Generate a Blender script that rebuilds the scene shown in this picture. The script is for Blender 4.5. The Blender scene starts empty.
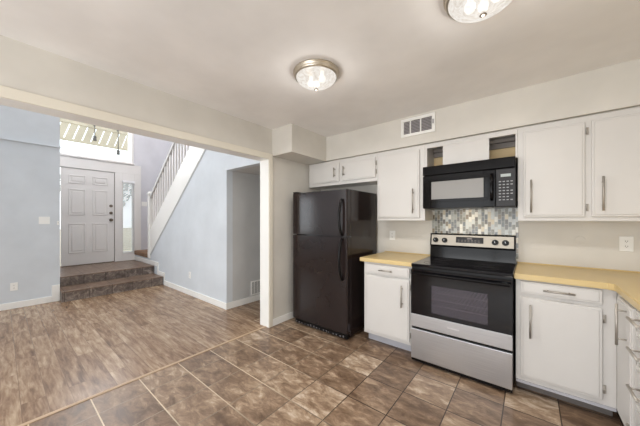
import bpy, bmesh, math, random
from mathutils import Vector, Matrix
PI = math.pi
rnd = random.Random(7)
SC = bpy.context.scene
COL = SC.collection

# ------------------------------------------------------------------ camera
cd = bpy.data.cameras.new('camera'); cam = bpy.data.objects.new('camera', cd); COL.objects.link(cam)
cam.location = (2.4797, -3.0909, 1.3234); cam.rotation_euler = (PI/2, 0, 0.6802)
cd.sensor_width = 36.0; cd.lens = 258.48/640*36; cd.shift_y = 6.5/640; cd.clip_start = 0.02
SC.camera = cam
# ------------------------------------------------------------------ world / view
SC.view_settings.view_transform = 'Standard'; SC.view_settings.look = 'None'
SC.view_settings.gamma = 1.0; SC.view_settings.use_curve_mapping = False
SC.view_settings.exposure = -0.07
SC.cycles.max_bounces = 10; SC.cycles.diffuse_bounces = 6; SC.cycles.transparent_max_bounces = 12
w = bpy.data.worlds.new('sky'); SC.world = w; w.use_nodes = True
bg = w.node_tree.nodes['Background']; bg.inputs[0].default_value = (0.93, 0.97, 1.0, 1); bg.inputs[1].default_value = 2.1

def area(name, loc, rot, sx, sy, power, color):
    l = bpy.data.lights.new(name, 'AREA'); l.shape = 'RECTANGLE'; l.size = sx; l.size_y = sy
    l.energy = power; l.color = color
    o = bpy.data.objects.new(name, l); o.location = loc; o.rotation_euler = rot; COL.objects.link(o); return o
# daylight through the patio door behind the camera, the living room windows and the entry glass, plus an added fill for the ceiling
area('patio_daylight', (1.75, -5.66, 1.35), (PI/2, 0, 0), 2.7, 2.1, 33, (0.96, 0.98, 1.0))
area('ceiling_fill', (1.75, -5.5, 0.75), (PI/2+0.75, 0, 0), 2.6, 1.2, 52, (0.96, 0.98, 1.0))  # added lamp, tilted upward to brighten the ceiling
area('living_daylight', (-1.8, -6.96, 2.3), (PI/2, 0, 0), 3.0, 3.4, 46, (0.94, 0.972, 1.0))
area('side_daylight', (-3.52, -4.75, 1.5), (0, -PI/2, 0), 1.5, 1.3, 25, (0.88, 0.94, 1.0))
area('entry_daylight', (-5.14, -1.69, 3.1), (0, -PI/2, 0), 0.85, 1.15, 28, (0.95, 0.96, 1.0))
LAMP_W = 11; LAMP_GLOW = 2.2; LAMP_COL = (1.0, 0.97, 0.93); ENTRY_FILL_W = 74

# ------------------------------------------------------------------ materials
def lin(c):
    f = lambda v: v/12.92 if v <= 0.04045 else ((v+0.055)/1.055)**2.4
    return (f(c[0]/255), f(c[1]/255), f(c[2]/255), 1)
class NT:
    def __init__(s, name):
        s.m = bpy.data.materials.new(name); s.m.use_nodes = True; s.t = s.m.node_tree
        s.b = s.t.nodes['Principled BSDF']; s.out = s.t.nodes['Material Output']
    def n(s, typ, **kw):
        nd = s.t.nodes.new(typ)
        for k, v in kw.items():
            if k.startswith('i_'): nd.inputs[k[2:].replace('_', ' ')].default_value = v
            else: setattr(nd, k, v)
        return nd
    def l(s, a, b): s.t.links.new(a, b)
    def math(s, op, a, b=None):
        nd = s.n('ShaderNodeMath', operation=op)
        for i, v in enumerate((a, b)):
            if v is None: continue
            if isinstance(v, (int, float)): nd.inputs[i].default_value = v
            else: s.l(v, nd.inputs[i])
        return nd.outputs[0]
    def coord(s, scale=(1,1,1), loc=(0,0,0), rot=(0,0,0)):
        tc = s.n('ShaderNodeTexCoord'); mp = s.n('ShaderNodeMapping')
        mp.inputs['Scale'].default_value = scale; mp.inputs['Location'].default_value = loc; mp.inputs['Rotation'].default_value = rot
        s.l(tc.outputs['Object'], mp.inputs['Vector']); return mp.outputs[0]
    def noise(s, vec, scale, detail=4, rough=0.55, dist=0.0):
        nd = s.n('ShaderNodeTexNoise'); nd.inputs['Scale'].default_value = scale; nd.inputs['Detail'].default_value = detail
        nd.inputs['Roughness'].default_value = rough; nd.inputs['Distortion'].default_value = dist
        s.l(vec, nd.inputs['Vector']); return nd.outputs['Fac']
    def ramp(s, fac, stops, interp='LINEAR'):
        nd = s.n('ShaderNodeValToRGB'); cr = nd.color_ramp; cr.interpolation = interp
        while len(cr.elements) < len(stops): cr.elements.new(0.5)
        for e, (p, c) in zip(cr.elements, stops): e.position = p; e.color = lin(c) if len(c) == 3 else c
        s.l(fac, nd.inputs[0]); return nd.outputs[0]
    def mix(s, fac, a, b, mode='MIX'):
        nd = s.n('ShaderNodeMix', data_type='RGBA', blend_type=mode)
        for sock, v in ((nd.inputs[0], fac), (nd.inputs[6], a), (nd.inputs[7], b)):
            if isinstance(v, (int, float)): sock.default_value = v
            elif isinstance(v, tuple): sock.default_value = lin(v) if len(v) == 3 else v
            else: s.l(v, sock)
        return nd.outputs[2]
    def bump(s, h, strength=0.2, dist=0.002):
        nd = s.n('ShaderNodeBump'); nd.inputs['Strength'].default_value = strength; nd.inputs['Distance'].default_value = dist
        s.l(h, nd.inputs['Height']); s.l(nd.outputs[0], s.b.inputs['Normal'])
M = {}
def paint(name, c, rough=0.6, var=0.03, bump=0.12, scale=60, spec=0.35, metal=0.0):
    t = NT(name); v = t.coord()
    n1 = t.noise(v, 2.3, 3); n2 = t.noise(v, scale, 4)
    d = tuple(max(0, x*(1-var)) for x in c); u = tuple(min(255, x*(1+var)) for x in c)
    t.l(t.ramp(n1, [(0.25, d), (0.75, u)]), t.b.inputs['Base Color'])
    t.b.inputs['Roughness'].default_value = rough; t.b.inputs['Specular IOR Level'].default_value = spec
    t.b.inputs['Metallic'].default_value = metal
    if bump: t.bump(n2, bump, 0.0015)
    M[name] = t.m; return t
paint('wall_beige', (212,208,200), 0.75)
paint('ceiling_paint', (238,236,234), 0.85)
paint('wall_blue', (208,213,218), 0.75)
paint('wall_grey', (196,196,195), 0.75)
paint('stair_grey', (208,208,214), 0.75)
paint('trim_white', (238,237,233), 0.4, 0.01, 0.03)
paint('door_white', (230,228,226), 0.45, 0.01, 0.03)
paint('cabinet_white', (209,206,202), 0.38, 0.012, 0.05, 90)
paint('outlet_white', (240,239,235), 0.35, 0.005, 0)
paint('outlet_dark', (60,58,56), 0.5, 0.02, 0)
paint('counter_yellow', (208,184,132), 0.32, 0.03, 0.03, 200)
paint('raw_wood', (226,200,156), 0.7, 0.12, 0.2, 40)
paint('cleat_wood', (150,142,136), 0.7, 0.15, 0.2, 40)
paint('dark_void', (46,43,41), 0.8, 0.05, 0)
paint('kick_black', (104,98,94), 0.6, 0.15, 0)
paint('kick_grey', (176,176,182), 0.5, 0.05, 0)
paint('vent_dark', (112,108,108), 0.7, 0.03, 0)
paint('vent_grey', (170,166,168), 0.5, 0.03, 0)
paint('black_gloss', (9,8,10), 0.1, 0.2, 0, spec=0.2)
paint('black_satin', (14,12,12), 0.3, 0.15, 0, spec=0.2)
paint('black_panel', (24,22,23), 0.4, 0.1, 0)
paint('ceramic_black', (10,9,13), 0.06, 0.1, 0, spec=0.4)
paint('burner_mark', (58,56,60), 0.25, 0.1, 0)
paint('mw_mesh', (142,140,137), 0.28, 0.02, 0)
paint('button_grey', (150,150,152), 0.5, 0.02, 0)
paint('display_grey', (168,176,174), 0.3, 0.02, 0)
paint('nickel', (178,172,164), 0.5, 0.04, 0, metal=0.75)
paint('dark_nickel', (128,118,106), 0.35, 0.08, 0, metal=1.0)
paint('lamp_nickel', (196,186,170), 0.34, 0.05, 0, metal=1.0)
paint('panel_steel', (158,151,140), 0.42, 0.02, 0, metal=0.9)
paint('trim_cream', (226,220,206), 0.45, 0.01, 0.03)
paint('rack_steel', (210,205,198), 0.35, 0.03, 0, metal=0.6)
paint('carpet_brown', (140,112,90), 0.95, 0.12, 0.8, 160)
paint('badge_silver', (225,225,226), 0.3, 0.02, 0, metal=0.3)
paint('strip_tan', (186,160,132), 0.45, 0.06, 0.05)
paint('porch_cream', (212,200,178), 0.7, 0.04, 0.1)
paint('porch_ground', (190,182,162), 0.9, 0.06, 0.2, 20)
paint('lantern_dark', (100,96,92), 0.5, 0.05, 0)
paint('blind_white', (236,237,240), 0.5, 0.01, 0)
paint('leaf_pale', (196,202,200), 0.8, 0.1, 0)
paint('bark', (140,124,108), 0.9, 0.2, 0.3)

t = paint('fridge_black', (36,28,27), 0.13, 0.12, 0, spec=0.4)
t.bump(t.noise(t.coord(), 130, 3), 0.05, 0.001)

t = NT('stainless'); v = t.coord((3, 3, 260)); n = t.noise(v, 1.0, 3)
t.l(t.ramp(n, [(0.3, (194,196,200)), (0.7, (210,212,215))]), t.b.inputs['Base Color'])
t.b.inputs['Metallic'].default_value = 1.0; t.b.inputs['Roughness'].default_value = 0.36
t.b.inputs['Anisotropic'].default_value = 0.5; t.bump(n, 0.04, 0.0005); M['stainless'] = t.m

# kitchen tile: 305 mm squares, streaked brown slate look
t = NT('kitchen_tile'); v = t.coord((1,1,1), (0.1055, -0.0765, 0))
vs = t.n('ShaderNodeVectorMath', operation='SCALE'); vs.inputs['Scale'].default_value = 1/0.3055; t.l(v, vs.inputs[0])
fl = t.n('ShaderNodeVectorMath', operation='FLOOR'); t.l(vs.outputs[0], fl.inputs[0])
fr = t.n('ShaderNodeVectorMath', operation='FRACTION'); t.l(vs.outputs[0], fr.inputs[0])
wn = t.n('ShaderNodeTexWhiteNoise', noise_dimensions='2D'); t.l(fl.outputs[0], wn.inputs['Vector'])
sp = t.n('ShaderNodeSeparateColor'); t.l(wn.outputs['Color'], sp.inputs[0])
off = t.n('ShaderNodeVectorMath', operation='SCALE'); off.inputs['Scale'].default_value = 17.0; t.l(wn.outputs['Color'], off.inputs[0])
ad = t.n('ShaderNodeVectorMath', operation='ADD'); t.l(fr.outputs[0], ad.inputs[0]); t.l(off.outputs[0], ad.inputs[1])
def streak(rz, sx, sy):
    mp = t.n('ShaderNodeMapping'); mp.inputs['Rotation'].default_value = (0,0,rz); mp.inputs['Scale'].default_value = (sx,sy,1)
    t.l(ad.outputs[0], mp.inputs['Vector']); return t.noise(mp.outputs[0], 2.6, 8, 0.7, 0.45)
sa = streak(0.5, 0.8, 1.7); sb = streak(-0.9, 0.8, 1.7)
pick = t.math('GREATER_THAN', sp.outputs[0], 0.5)
mx = t.n('ShaderNodeMix', data_type='FLOAT'); t.l(pick, mx.inputs[0]); t.l(sa, mx.inputs[2]); t.l(sb, mx.inputs[3])
f = t.math('ADD', mx.outputs[0], t.math('MULTIPLY', t.math('SUBTRACT', sp.outputs[1], 0.5), 0.2))
col = t.ramp(f, [(0.32, (98,77,60)), (0.45, (128,105,85)), (0.53, (146,122,100)), (0.61, (170,147,123)), (0.73, (204,187,167))])
sx_ = t.n('ShaderNodeSeparateXYZ'); t.l(fr.outputs[0], sx_.inputs[0])
def edge(o):  # distance to the nearest tile edge
    return t.math('MINIMUM', o, t.math('SUBTRACT', 1.0, o))
gy = t.math('LESS_THAN', edge(sx_.outputs[1]), 0.0125); gx = t.math('LESS_THAN', edge(sx_.outputs[0]), 0.0115)
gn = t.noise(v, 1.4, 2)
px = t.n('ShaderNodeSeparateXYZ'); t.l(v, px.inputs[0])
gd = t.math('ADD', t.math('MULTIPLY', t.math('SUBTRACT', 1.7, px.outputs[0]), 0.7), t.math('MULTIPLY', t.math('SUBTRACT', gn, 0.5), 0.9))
gcol = t.ramp(gd, [(0.15, (62,48,38)), (0.75, (214,197,171))])  # reflected sheen painted into the grout: pale at low X, darker towards the stove
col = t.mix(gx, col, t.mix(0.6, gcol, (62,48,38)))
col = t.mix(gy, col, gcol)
t.l(col, t.b.inputs['Base Color'])
t.l(t.ramp(f, [(0.3, (.3,.3,.3,1)), (0.7, (.42,.42,.42,1))]), t.b.inputs['Roughness'])
g = t.math('MAXIMUM', gx, gy)
t.bump(t.math('SUBTRACT', t.math('MULTIPLY', f, 0.35), g), 0.3, 0.002); M['kitchen_tile'] = t.m

def planks(name, stops, seam, sc=1.0, rough=0.27):
    t = NT(name); v = t.coord()
    br = t.n('ShaderNodeTexBrick', offset=0.37, offset_frequency=2)
    for k, x in (('Color1', (0,0,0,1)), ('Color2', (1,1,1,1)), ('Mortar', (0.5,0.5,0.5,1))): br.inputs[k].default_value = x
    br.inputs['Scale'].default_value = 1.0; br.inputs['Mortar Size'].default_value = 0.0016; br.inputs['Mortar Smooth'].default_value = 0.1
    br.inputs['Bias'].default_value = 0.0; br.inputs['Brick Width'].default_value = 0.92*sc; br.inputs['Row Height'].default_value = 0.125*sc
    t.l(v, br.inputs['Vector'])
    b = t.n('ShaderNodeSeparateColor'); t.l(br.outputs['Color'], b.inputs[0])
    cb = t.n('ShaderNodeCombineXYZ'); t.l(b.outputs[0], cb.inputs[0]); t.l(b.outputs[0], cb.inputs[2])
    sc_ = t.n('ShaderNodeVectorMath', operation='SCALE'); sc_.inputs['Scale'].default_value = 31.0; t.l(cb.outputs[0], sc_.inputs[0])
    a = t.n('ShaderNodeVectorMath', operation='ADD'); t.l(v, a.inputs[0]); t.l(sc_.outputs[0], a.inputs[1])
    mp = t.n('ShaderNodeMapping'); mp.inputs['Scale'].default_value = (4.0, 34, 1); t.l(a.outputs[0], mp.inputs['Vector'])
    g1 = t.noise(mp.outputs[0], 1.0, 6, 0.65, 0.6)
    mp2 = t.n('ShaderNodeMapping'); mp2.inputs['Scale'].default_value = (2.6, 12, 1); t.l(a.outputs[0], mp2.inputs['Vector'])
    g2 = t.noise(mp2.outputs[0], 1.0, 4, 0.6, 0.8)
    f = t.math('ADD', t.math('MULTIPLY', g1, 0.55), t.math('MULTIPLY', g2, 0.45))
    f = t.math('ADD', f, t.math('MULTIPLY', t.math('SUBTRACT', b.outputs[0], 0.5), 0.1))
    col = t.ramp(f, stops); col = t.mix(br.outputs['Fac'], col, seam)
    t.l(col, t.b.inputs['Base Color']); t.b.inputs['Roughness'].default_value = rough
    t.bump(t.math('SUBTRACT', t.math('MULTIPLY', g1, 0.3), br.outputs['Fac']), 0.2, 0.0015)
    M[name] = t.m
planks('laminate', [(0.32, (94,71,52)), (0.44, (134,106,82)), (0.53, (158,131,105)), (0.67, (198,175,148))], (122,98,77))

# slate tile of the entry steps
def slate(name, stops):
    t = NT(name); v = t.coord()
    n1 = t.noise(v, 9, 7, 0.7, 1.2); col = t.ramp(n1, stops)
    br = t.n('ShaderNodeTexBrick', offset=0.0); br.inputs['Scale'].default_value = 1.0
    br.inputs['Brick Width'].default_value = 0.3055; br.inputs['Row Height'].default_value = 3.0; br.inputs['Mortar Size'].default_value = 0.004
    mp = t.n('ShaderNodeMapping'); mp.inputs['Rotation'].default_value = (0,0,PI/2); t.l(v, mp.inputs['Vector']); t.l(mp.outputs[0], br.inputs['Vector'])
    t.l(t.mix(br.outputs['Fac'], col, (58,48,42)), t.b.inputs['Base Color'])
    t.b.inputs['Roughness'].default_value = 0.36; t.bump(n1, 0.3, 0.003); M[name] = t.m
slate('step_tread', [(0.3, (88,70,58)), (0.5, (122,100,84)), (0.7, (160,138,120))])
slate('step_riser', [(0.34, (72,63,58)), (0.5, (114,102,95)), (0.6, (146,134,125)), (0.72, (184,174,165))])

# glass mosaic
t = NT('mosaic'); tc = t.n('ShaderNodeTexCoord'); sx_ = t.n('ShaderNodeSeparateXYZ'); t.l(tc.outputs['Object'], sx_.inputs[0])
cb = t.n('ShaderNodeCombineXYZ'); t.l(sx_.outputs[2], cb.inputs[0]); t.l(sx_.outputs[0], cb.inputs[1])
br = t.n('ShaderNodeTexBrick', offset=0.5, offset_frequency=2); t.l(cb.outputs[0], br.inputs['Vector'])
for k, x in (('Color1', (0,0,0,1)), ('Color2', (1,1,1,1)), ('Mortar', (0.5,0.5,0.5,1))): br.inputs[k].default_value = x
br.inputs['Scale'].default_value = 1.0; br.inputs['Brick Width'].default_value = 0.05; br.inputs['Row Height'].default_value = 0.028; br.inputs['Mortar Size'].default_value = 0.0016
b = t.n('ShaderNodeSeparateColor'); t.l(br.outputs['Color'], b.inputs[0])
col = t.ramp(b.outputs[0], [(0.0, (92,96,94)), (0.16, (186,190,186)), (0.30, (120,106,82)), (0.42, (214,212,202)), (0.54, (150,152,144)), (0.68, (88,82,70)), (0.80, (196,184,156)), (0.90, (112,110,94))], 'CONSTANT')
t.l(t.mix(br.outputs['Fac'], col, (190,186,176)), t.b.inputs['Base Color'])
t.b.inputs['Roughness'].default_value = 0.18; t.bump(t.math('SUBTRACT', 1.0, br.outputs['Fac']), 0.25, 0.001); M['mosaic'] = t.m

def shader_mix(name, fac, a, b):  # fac: float or fresnel
    t = NT(name); t.t.nodes.remove(t.b); ms = t.n('ShaderNodeMixShader')
    if fac == 'fresnel':
        fz = t.n('ShaderNodeFresnel'); fz.inputs[0].default_value = 1.45; t.l(fz.outputs[0], ms.inputs[0])
    else: ms.inputs[0].default_value = fac
    t.l(a(t), ms.inputs[1]); t.l(b(t), ms.inputs[2]); t.l(ms.outputs[0], t.out.inputs[0]); M[name] = t.m
def transp(c):
    def f(t): n = t.n('ShaderNodeBsdfTransparent'); n.inputs[0].default_value = c; return n.outputs[0]
    return f
def glossy(c, r):
    def f(t): n = t.n('ShaderNodeBsdfGlossy'); n.inputs[0].default_value = c; n.inputs['Roughness'].default_value = r; return n.outputs[0]
    return f
def princ(c, r):
    def f(t): n = t.n('ShaderNodeBsdfPrincipled'); n.inputs[0].default_value = lin(c); n.inputs['Roughness'].default_value = r; return n.outputs[0]
    return f
shader_mix('clear_glass', 'fresnel', transp((0.96,0.98,0.98,1)), glossy((1,1,1,1), 0.02))
shader_mix('oven_glass', 0.5, transp((0.75,0.73,0.76,1)), princ((94,89,97), 0.08))
def lampglass(t):
    v = t.coord(); n = t.noise(v, 16, 6, 0.62, 2.6)
    e = t.n('ShaderNodeEmission'); t.l(t.ramp(n, [(0.34, (226,217,206)), (0.5, (243,237,229)), (0.6, (252,248,242))]), e.inputs[0]); e.inputs[1].default_value = 1.05
    d = t.n('ShaderNodeBsdfGlossy'); d.inputs[0].default_value = (0.04,0.04,0.04,1); d.inputs['Roughness'].default_value = 0.2
    a = t.n('ShaderNodeAddShader'); t.l(e.outputs[0], a.inputs[0]); t.l(d.outputs[0], a.inputs[1]); return a.outputs[0]
shader_mix('alabaster', 0.88, transp((1,0.97,0.92,1)), lampglass)
t = NT('bulb_glow'); t.b.inputs['Emission Color'].default_value = (1,0.94,0.84,1); t.b.inputs['Emission Strength'].default_value = 3.0
t.b.inputs['Base Color'].default_value = (0.9,0.88,0.84,1); M['bulb_glow'] = t.m
t = NT('clock_glow'); t.b.inputs['Base Color'].default_value = lin((96,84,76)); t.b.inputs['Roughness'].default_value = 0.25; M['clock_glow'] = t.m

# ------------------------------------------------------------------ mesh helpers (all shapes in world metres)
class MB:
    def __init__(s): s.bm = bmesh.new()
    def _add(s, b, smooth=False):
        if smooth:
            for f in b.faces: f.smooth = True
        me = bpy.data.meshes.new('tmp'); b.to_mesh(me); b.free(); s.bm.from_mesh(me); bpy.data.meshes.remove(me); return s
    def box(s, x0, x1, y0, y1, z0, z1, bev=0.0, seg=2):
        x0, x1 = min(x0, x1), max(x0, x1); y0, y1 = min(y0, y1), max(y0, y1); z0, z1 = min(z0, z1), max(z0, z1)
        b = bmesh.new(); bmesh.ops.create_cube(b, size=1.0)
        for v in b.verts: v.co = Vector(((x0+x1)/2+v.co.x*(x1-x0), (y0+y1)/2+v.co.y*(y1-y0), (z0+z1)/2+v.co.z*(z1-z0)))
        if bev: bmesh.ops.bevel(b, geom=b.edges[:], offset=bev, segments=seg, profile=0.5, affect='EDGES')
        return s._add(b)
    def cyl(s, p, q, r, seg=16, r2=None, bev=0.0):
        p, q = Vector(p), Vector(q); d = q-p; b = bmesh.new()
        bmesh.ops.create_cone(b, cap_ends=True, segments=seg, radius1=r, radius2=r if r2 is None else r2, depth=d.length)
        if bev: bmesh.ops.bevel(b, geom=[e for e in b.edges if len(e.link_faces) == 2 and abs(e.verts[0].co.z-e.verts[1].co.z) < 1e-6], offset=bev, segments=2, affect='EDGES')
        bmesh.ops.transform(b, matrix=Matrix.Translation((p+q)/2) @ d.to_track_quat('Z', 'Y').to_matrix().to_4x4(), verts=b.verts[:])
        for f in b.faces: f.smooth = len(f.verts) == 4
        return s._add(b)
    def lathe(s, c, prof, seg=40, cap=False):  # prof: (r, z) list about the vertical through c
        b = bmesh.new(); rings = []
        for r, z in prof:
            if r < 1e-5: rings.append([b.verts.new((c[0], c[1], z))])
            else: rings.append([b.verts.new((c[0]+r*math.cos(2*PI*i/seg), c[1]+r*math.sin(2*PI*i/seg), z)) for i in range(seg)])
        for A, B in zip(rings, rings[1:]):
            for i in range(seg):
                j = (i+1) % seg; f = [A[i % len(A)], A[j % len(A)], B[j % len(B)], B[i % len(B)]]
                u = []
                for v in f:
                    if v not in u: u.append(v)
                if len(u) >= 3: b.faces.new(u)
        bmesh.ops.recalc_face_normals(b, faces=b.faces[:]); return s._add(b, True)
    def prism(s, pts, axis, a0, a1):  # polygon in the two other axes, extruded along axis
        b = bmesh.new()
        def mk(p, a): return {'x': (a, p[0], p[1]), 'y': (p[0], a, p[1]), 'z': (p[0], p[1], a)}[axis]
        A = [b.verts.new(mk(p, a0)) for p in pts]; B = [b.verts.new(mk(p, a1)) for p in pts]; n = len(pts)
        b.faces.new(A); b.faces.new(B[::-1])
        for i in range(n): b.faces.new((A[i], B[i], B[(i+1) % n], A[(i+1) % n]))
        bmesh.ops.recalc_face_normals(b, faces=b.faces[:]); return s._add(b)
    def sweep(s, pts, ry, rz, seg=10, up=(0,0,1)):  # elliptical tube along pts
        b = bmesh.new(); rings = []; pts = [Vector(p) for p in pts]
        for i, p in enumerate(pts):
            d = (pts[min(i+1, len(pts)-1)]-pts[max(i-1, 0)]).normalized(); sd = d.cross(Vector(up)).normalized(); u2 = sd.cross(d)
            rings.append([b.verts.new(p+sd*ry*math.cos(2*PI*k/seg)+u2*rz*math.sin(2*PI*k/seg)) for k in range(seg)])
        for A, B in zip(rings, rings[1:]):
            for k in range(seg): b.faces.new((A[k], A[(k+1) % seg], B[(k+1) % seg], B[k]))
        b.faces.new(rings[0]); b.faces.new(rings[-1]); bmesh.ops.recalc_face_normals(b, faces=b.faces[:]); return s._add(b, True)
    def build(s, name, mat, parent=None):
        o_ = world(parent) if parent else Vector((0,0,0))
        bmesh.ops.translate(s.bm, verts=s.bm.verts[:], vec=-o_)
        me = bpy.data.meshes.new(name); s.bm.to_mesh(me); s.bm.free(); me.materials.append(M[mat])
        o = bpy.data.objects.new(name, me); COL.objects.link(o)
        if parent: o.parent = parent
        return o
def world(o):
    v = Vector((0,0,0))
    while o: v += o.location; o = o.parent
    return v
def struct(mb, name, mat, parent=None):
    o = mb.build(name, mat, parent)
    if not parent: o['kind'] = 'structure'
    return o
def thing(name, loc, label, cat, group=None):
    o = bpy.data.objects.new(name, None); o.empty_display_size = 0.1; o.location = loc; COL.objects.link(o)
    o['label'] = label; o['category'] = cat
    if group: o['group'] = group
    return o
def copy_tree(o, parent=None):
    c = o.copy(); COL.objects.link(c)
    if parent: c.parent = parent
    for ch in list(o.children): copy_tree(ch, c)
    return c

# ------------------------------------------------------------------ the room
H = 2.438; JY = -1.03; OPZ = 2.06; XF = -5.1; HW = -1.0; WL = -3.48
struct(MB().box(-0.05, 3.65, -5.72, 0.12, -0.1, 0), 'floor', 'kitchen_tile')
struct(MB().box(-5.2, -0.05, -7.1, 2.6, -0.1, 0), 'floor.001', 'laminate')
struct(MB().box(0, 3.65, -5.72, 0.12, H, H+0.1), 'ceiling', 'ceiling_paint')
struct(MB().box(-5.3, -0.0, -7.1, 2.7, 5.0, 5.1), 'ceiling.001', 'ceiling_paint')
struct(MB().box(-0.02, 3.65, 0, 0.12, 0, H), 'wall_back', 'wall_beige')
struct(MB().box(3.53, 3.65, -5.72, 0, 0, H), 'wall_right', 'wall_beige')
# partition with the wide opening to the living room
mb = MB().box(-0.145, 0, JY+0.012, 0, 0, H).box(-0.145, 0, -5.72, JY+0.012, OPZ+0.012, H).box(-0.145, 0, -5.72, -5.0, 0, OPZ+0.012)
struct(mb, 'wall_partition', 'wall_beige')
struct(MB().box(-0.145, 0, -7.1, 2.6, H, 5.0).box(-0.145, -0.02, 0, 2.6, 0, H).box(-0.145,0,-7.1,-5.72,0,H), 'wall_upper', 'wall_blue')
struct(MB().box(-0.16, 0.0, JY, JY+0.012, 0, OPZ+0.012).box(-0.16, 0.0, -5.0, JY, OPZ, OPZ+0.012), 'trim_1', 'trim_white')
struct(MB().box(0.0005, 0.016, JY, JY+0.06, 0, OPZ+0.07, 0.004).box(0.0005, 0.016, -5.0, JY, OPZ, OPZ+0.07, 0.004), 'trim_2', 'trim_cream')
struct(MB().box(-0.066, -0.034, -5.0, JY, 0, 0.005, 0.002), 'trim_3', 'strip_tan')
struct(MB().box(0.0005, 0.014, JY+0.06, -0.002, 0, 0.085, 0.004), 'baseboard_left', 'trim_white')
# kitchen rear wall with patio door
struct(MB().box(0, 0.35, -5.72, -5.6, 0, H).box(3.15, 3.53, -5.72, -5.6, 0, H).box(0.35, 3.15, -5.72, -5.6, 2.45-0.04, H), 'wall_rear', 'wall_beige')
wd = struct(MB().box(0.35, 0.41, -5.7, -5.61, 0, 2.41).box(3.09, 3.15, -5.7, -5.61, 0, 2.41).box(1.72, 1.78, -5.7, -5.61, 0.06, 2.35).box(0.41, 3.09, -5.7, -5.61, 0, 0.06).box(0.41, 3.09, -5.7, -5.61, 2.35, 2.41), 'door_2', 'trim_white')
# living room shell
struct(MB().box(-3.6, WL, -7.0, -5.5, 0, 5.0).box(-3.6, WL, -4.0, -2.49, 0, 5.0).box(-3.6, WL, -5.5, -4.0, 0, 0.8).box(-3.6, WL, -5.5, -4.0, 2.15, 5.0).box(-5.22, WL, -2.49, -2.48, 0, 5.0), 'wall_left', 'wall_blue')
struct(MB().box(-3.58, -3.5, -5.5, -5.44, 0.8, 2.15).box(-3.58, -3.5, -4.06, -4.0, 0.8, 2.15).box(-3.58, -3.5, -4.78, -4.72, 0.86, 2.09).box(-3.58, -3.5, -5.44, -4.06, 0.8, 0.86).box(-3.58, -3.5, -5.44, -4.06, 2.09, 2.15), 'window_3', 'trim_white')
struct(MB().box(-3.48, -0.145, -7.1, -7.0, 0, 0.55).box(-3.48, -0.145, -7.1, -7.0, 4.05, 5).box(-3.48, -3.35, -7.1, -7.0, 0.55, 4.05).box(-0.25, -0.145, -7.1, -7.0, 0.55, 4.05), 'wall_living', 'wall_blue')
struct(MB().box(-3.35, -3.29, -7.08, -7.02, 0.55, 4.05).box(-0.31, -0.25, -7.08, -7.02, 0.55, 4.05).box(-3.29, -0.31, -7.08, -7.02, 0.55, 0.61).box(-3.29, -0.31, -7.08, -7.02, 3.99, 4.05).box(-3.29,-0.31,-7.08,-7.02,2.3,2.36), 'window_4', 'trim_white')
struct(MB().box(WL+0.0005, WL+0.045, -5.6, -2.5, 2.486, 2.506, 0.004).box(WL+0.0005, WL+0.05, -2.5, -2.474, 2.482, 2.512, 0.004), 'trim_4', 'wall_blue')
struct(MB().box(WL+0.0005, WL+0.016, -7.0, -2.575, 0, 0.095, 0.004).box(WL+0.0005, WL+0.016, -2.575, -2.482, 0, 0.265, 0.004), 'baseboard_living', 'trim_white')
# stair wall with its sloping top, and the hall behind
SL = 0.784
def slope_z(x, z0=0.53): return z0 + SL*(x+4.07)
struct(MB().prism([(-5.1, 0), (-0.98, 0), (-0.98, 2.05), (-0.146, 2.05), (-0.146, slope_z(-0.146)), (-4.07, slope_z(-4.07)), (-4.12, 0.46), (-5.1, 0.46)], 'y', HW, HW+0.1), 'wall_stair', 'wall_blue')
struct(MB().box(-1.1, -0.98, HW+0.1, 2.5, 0, 2.05), 'wall_hall', 'wall_grey')
struct(MB().box(-1.1, -0.146, 2.5, 2.6, 0, 2.05), 'wall_hall_end', 'wall_grey')
struct(MB().box(-1.1, -0.146, HW+0.1, 2.6, 2.05, 2.15), 'ceiling.002', 'wall_grey')
struct(MB().box(-5.1, -1.1, 0.05, 0.15, 0, 5.0).box(-1.1, -0.146, 0.05, 0.15, 2.15, 5.0), 'wall_stairwell', 'stair_grey')
struct(MB().box(-3.27, -0.966, HW-0.015, HW-0.0005, 0, 0.095, 0.004).box(-0.98+0.0005, -0.965, HW-0.014, 2.48, 0, 0.095, 0.004), 'baseboard_stair', 'trim_white')
struct(MB().box(-3.272, -3.245, HW-0.015, HW-0.0005, 0.095, 0.25, 0.003).box(-3.57, -3.272, HW-0.015, HW-0.0005, 0.168, 0.25, 0.003)
       .box(-3.62, -3.57, HW-0.015, HW-0.0005, 0.168, 0.425, 0.003).box(-5.09, -3.62, HW-0.015, HW-0.0005, 0.335, 0.425, 0.003), 'baseboard_step', 'trim_white')
# soffits
struct(MB().box(0.0, 3.53, -0.312, -0.0005, 2.118, H-0.0005).box(0.345, 3.53, -0.27, -0.0005, 2.106, 2.118), 'trim_5', 'wall_beige')
struct(MB().box(0.0005, 0.343, -0.968, -0.3125, 2.11, H-0.0005), 'trim_6', 'wall_beige')
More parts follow.
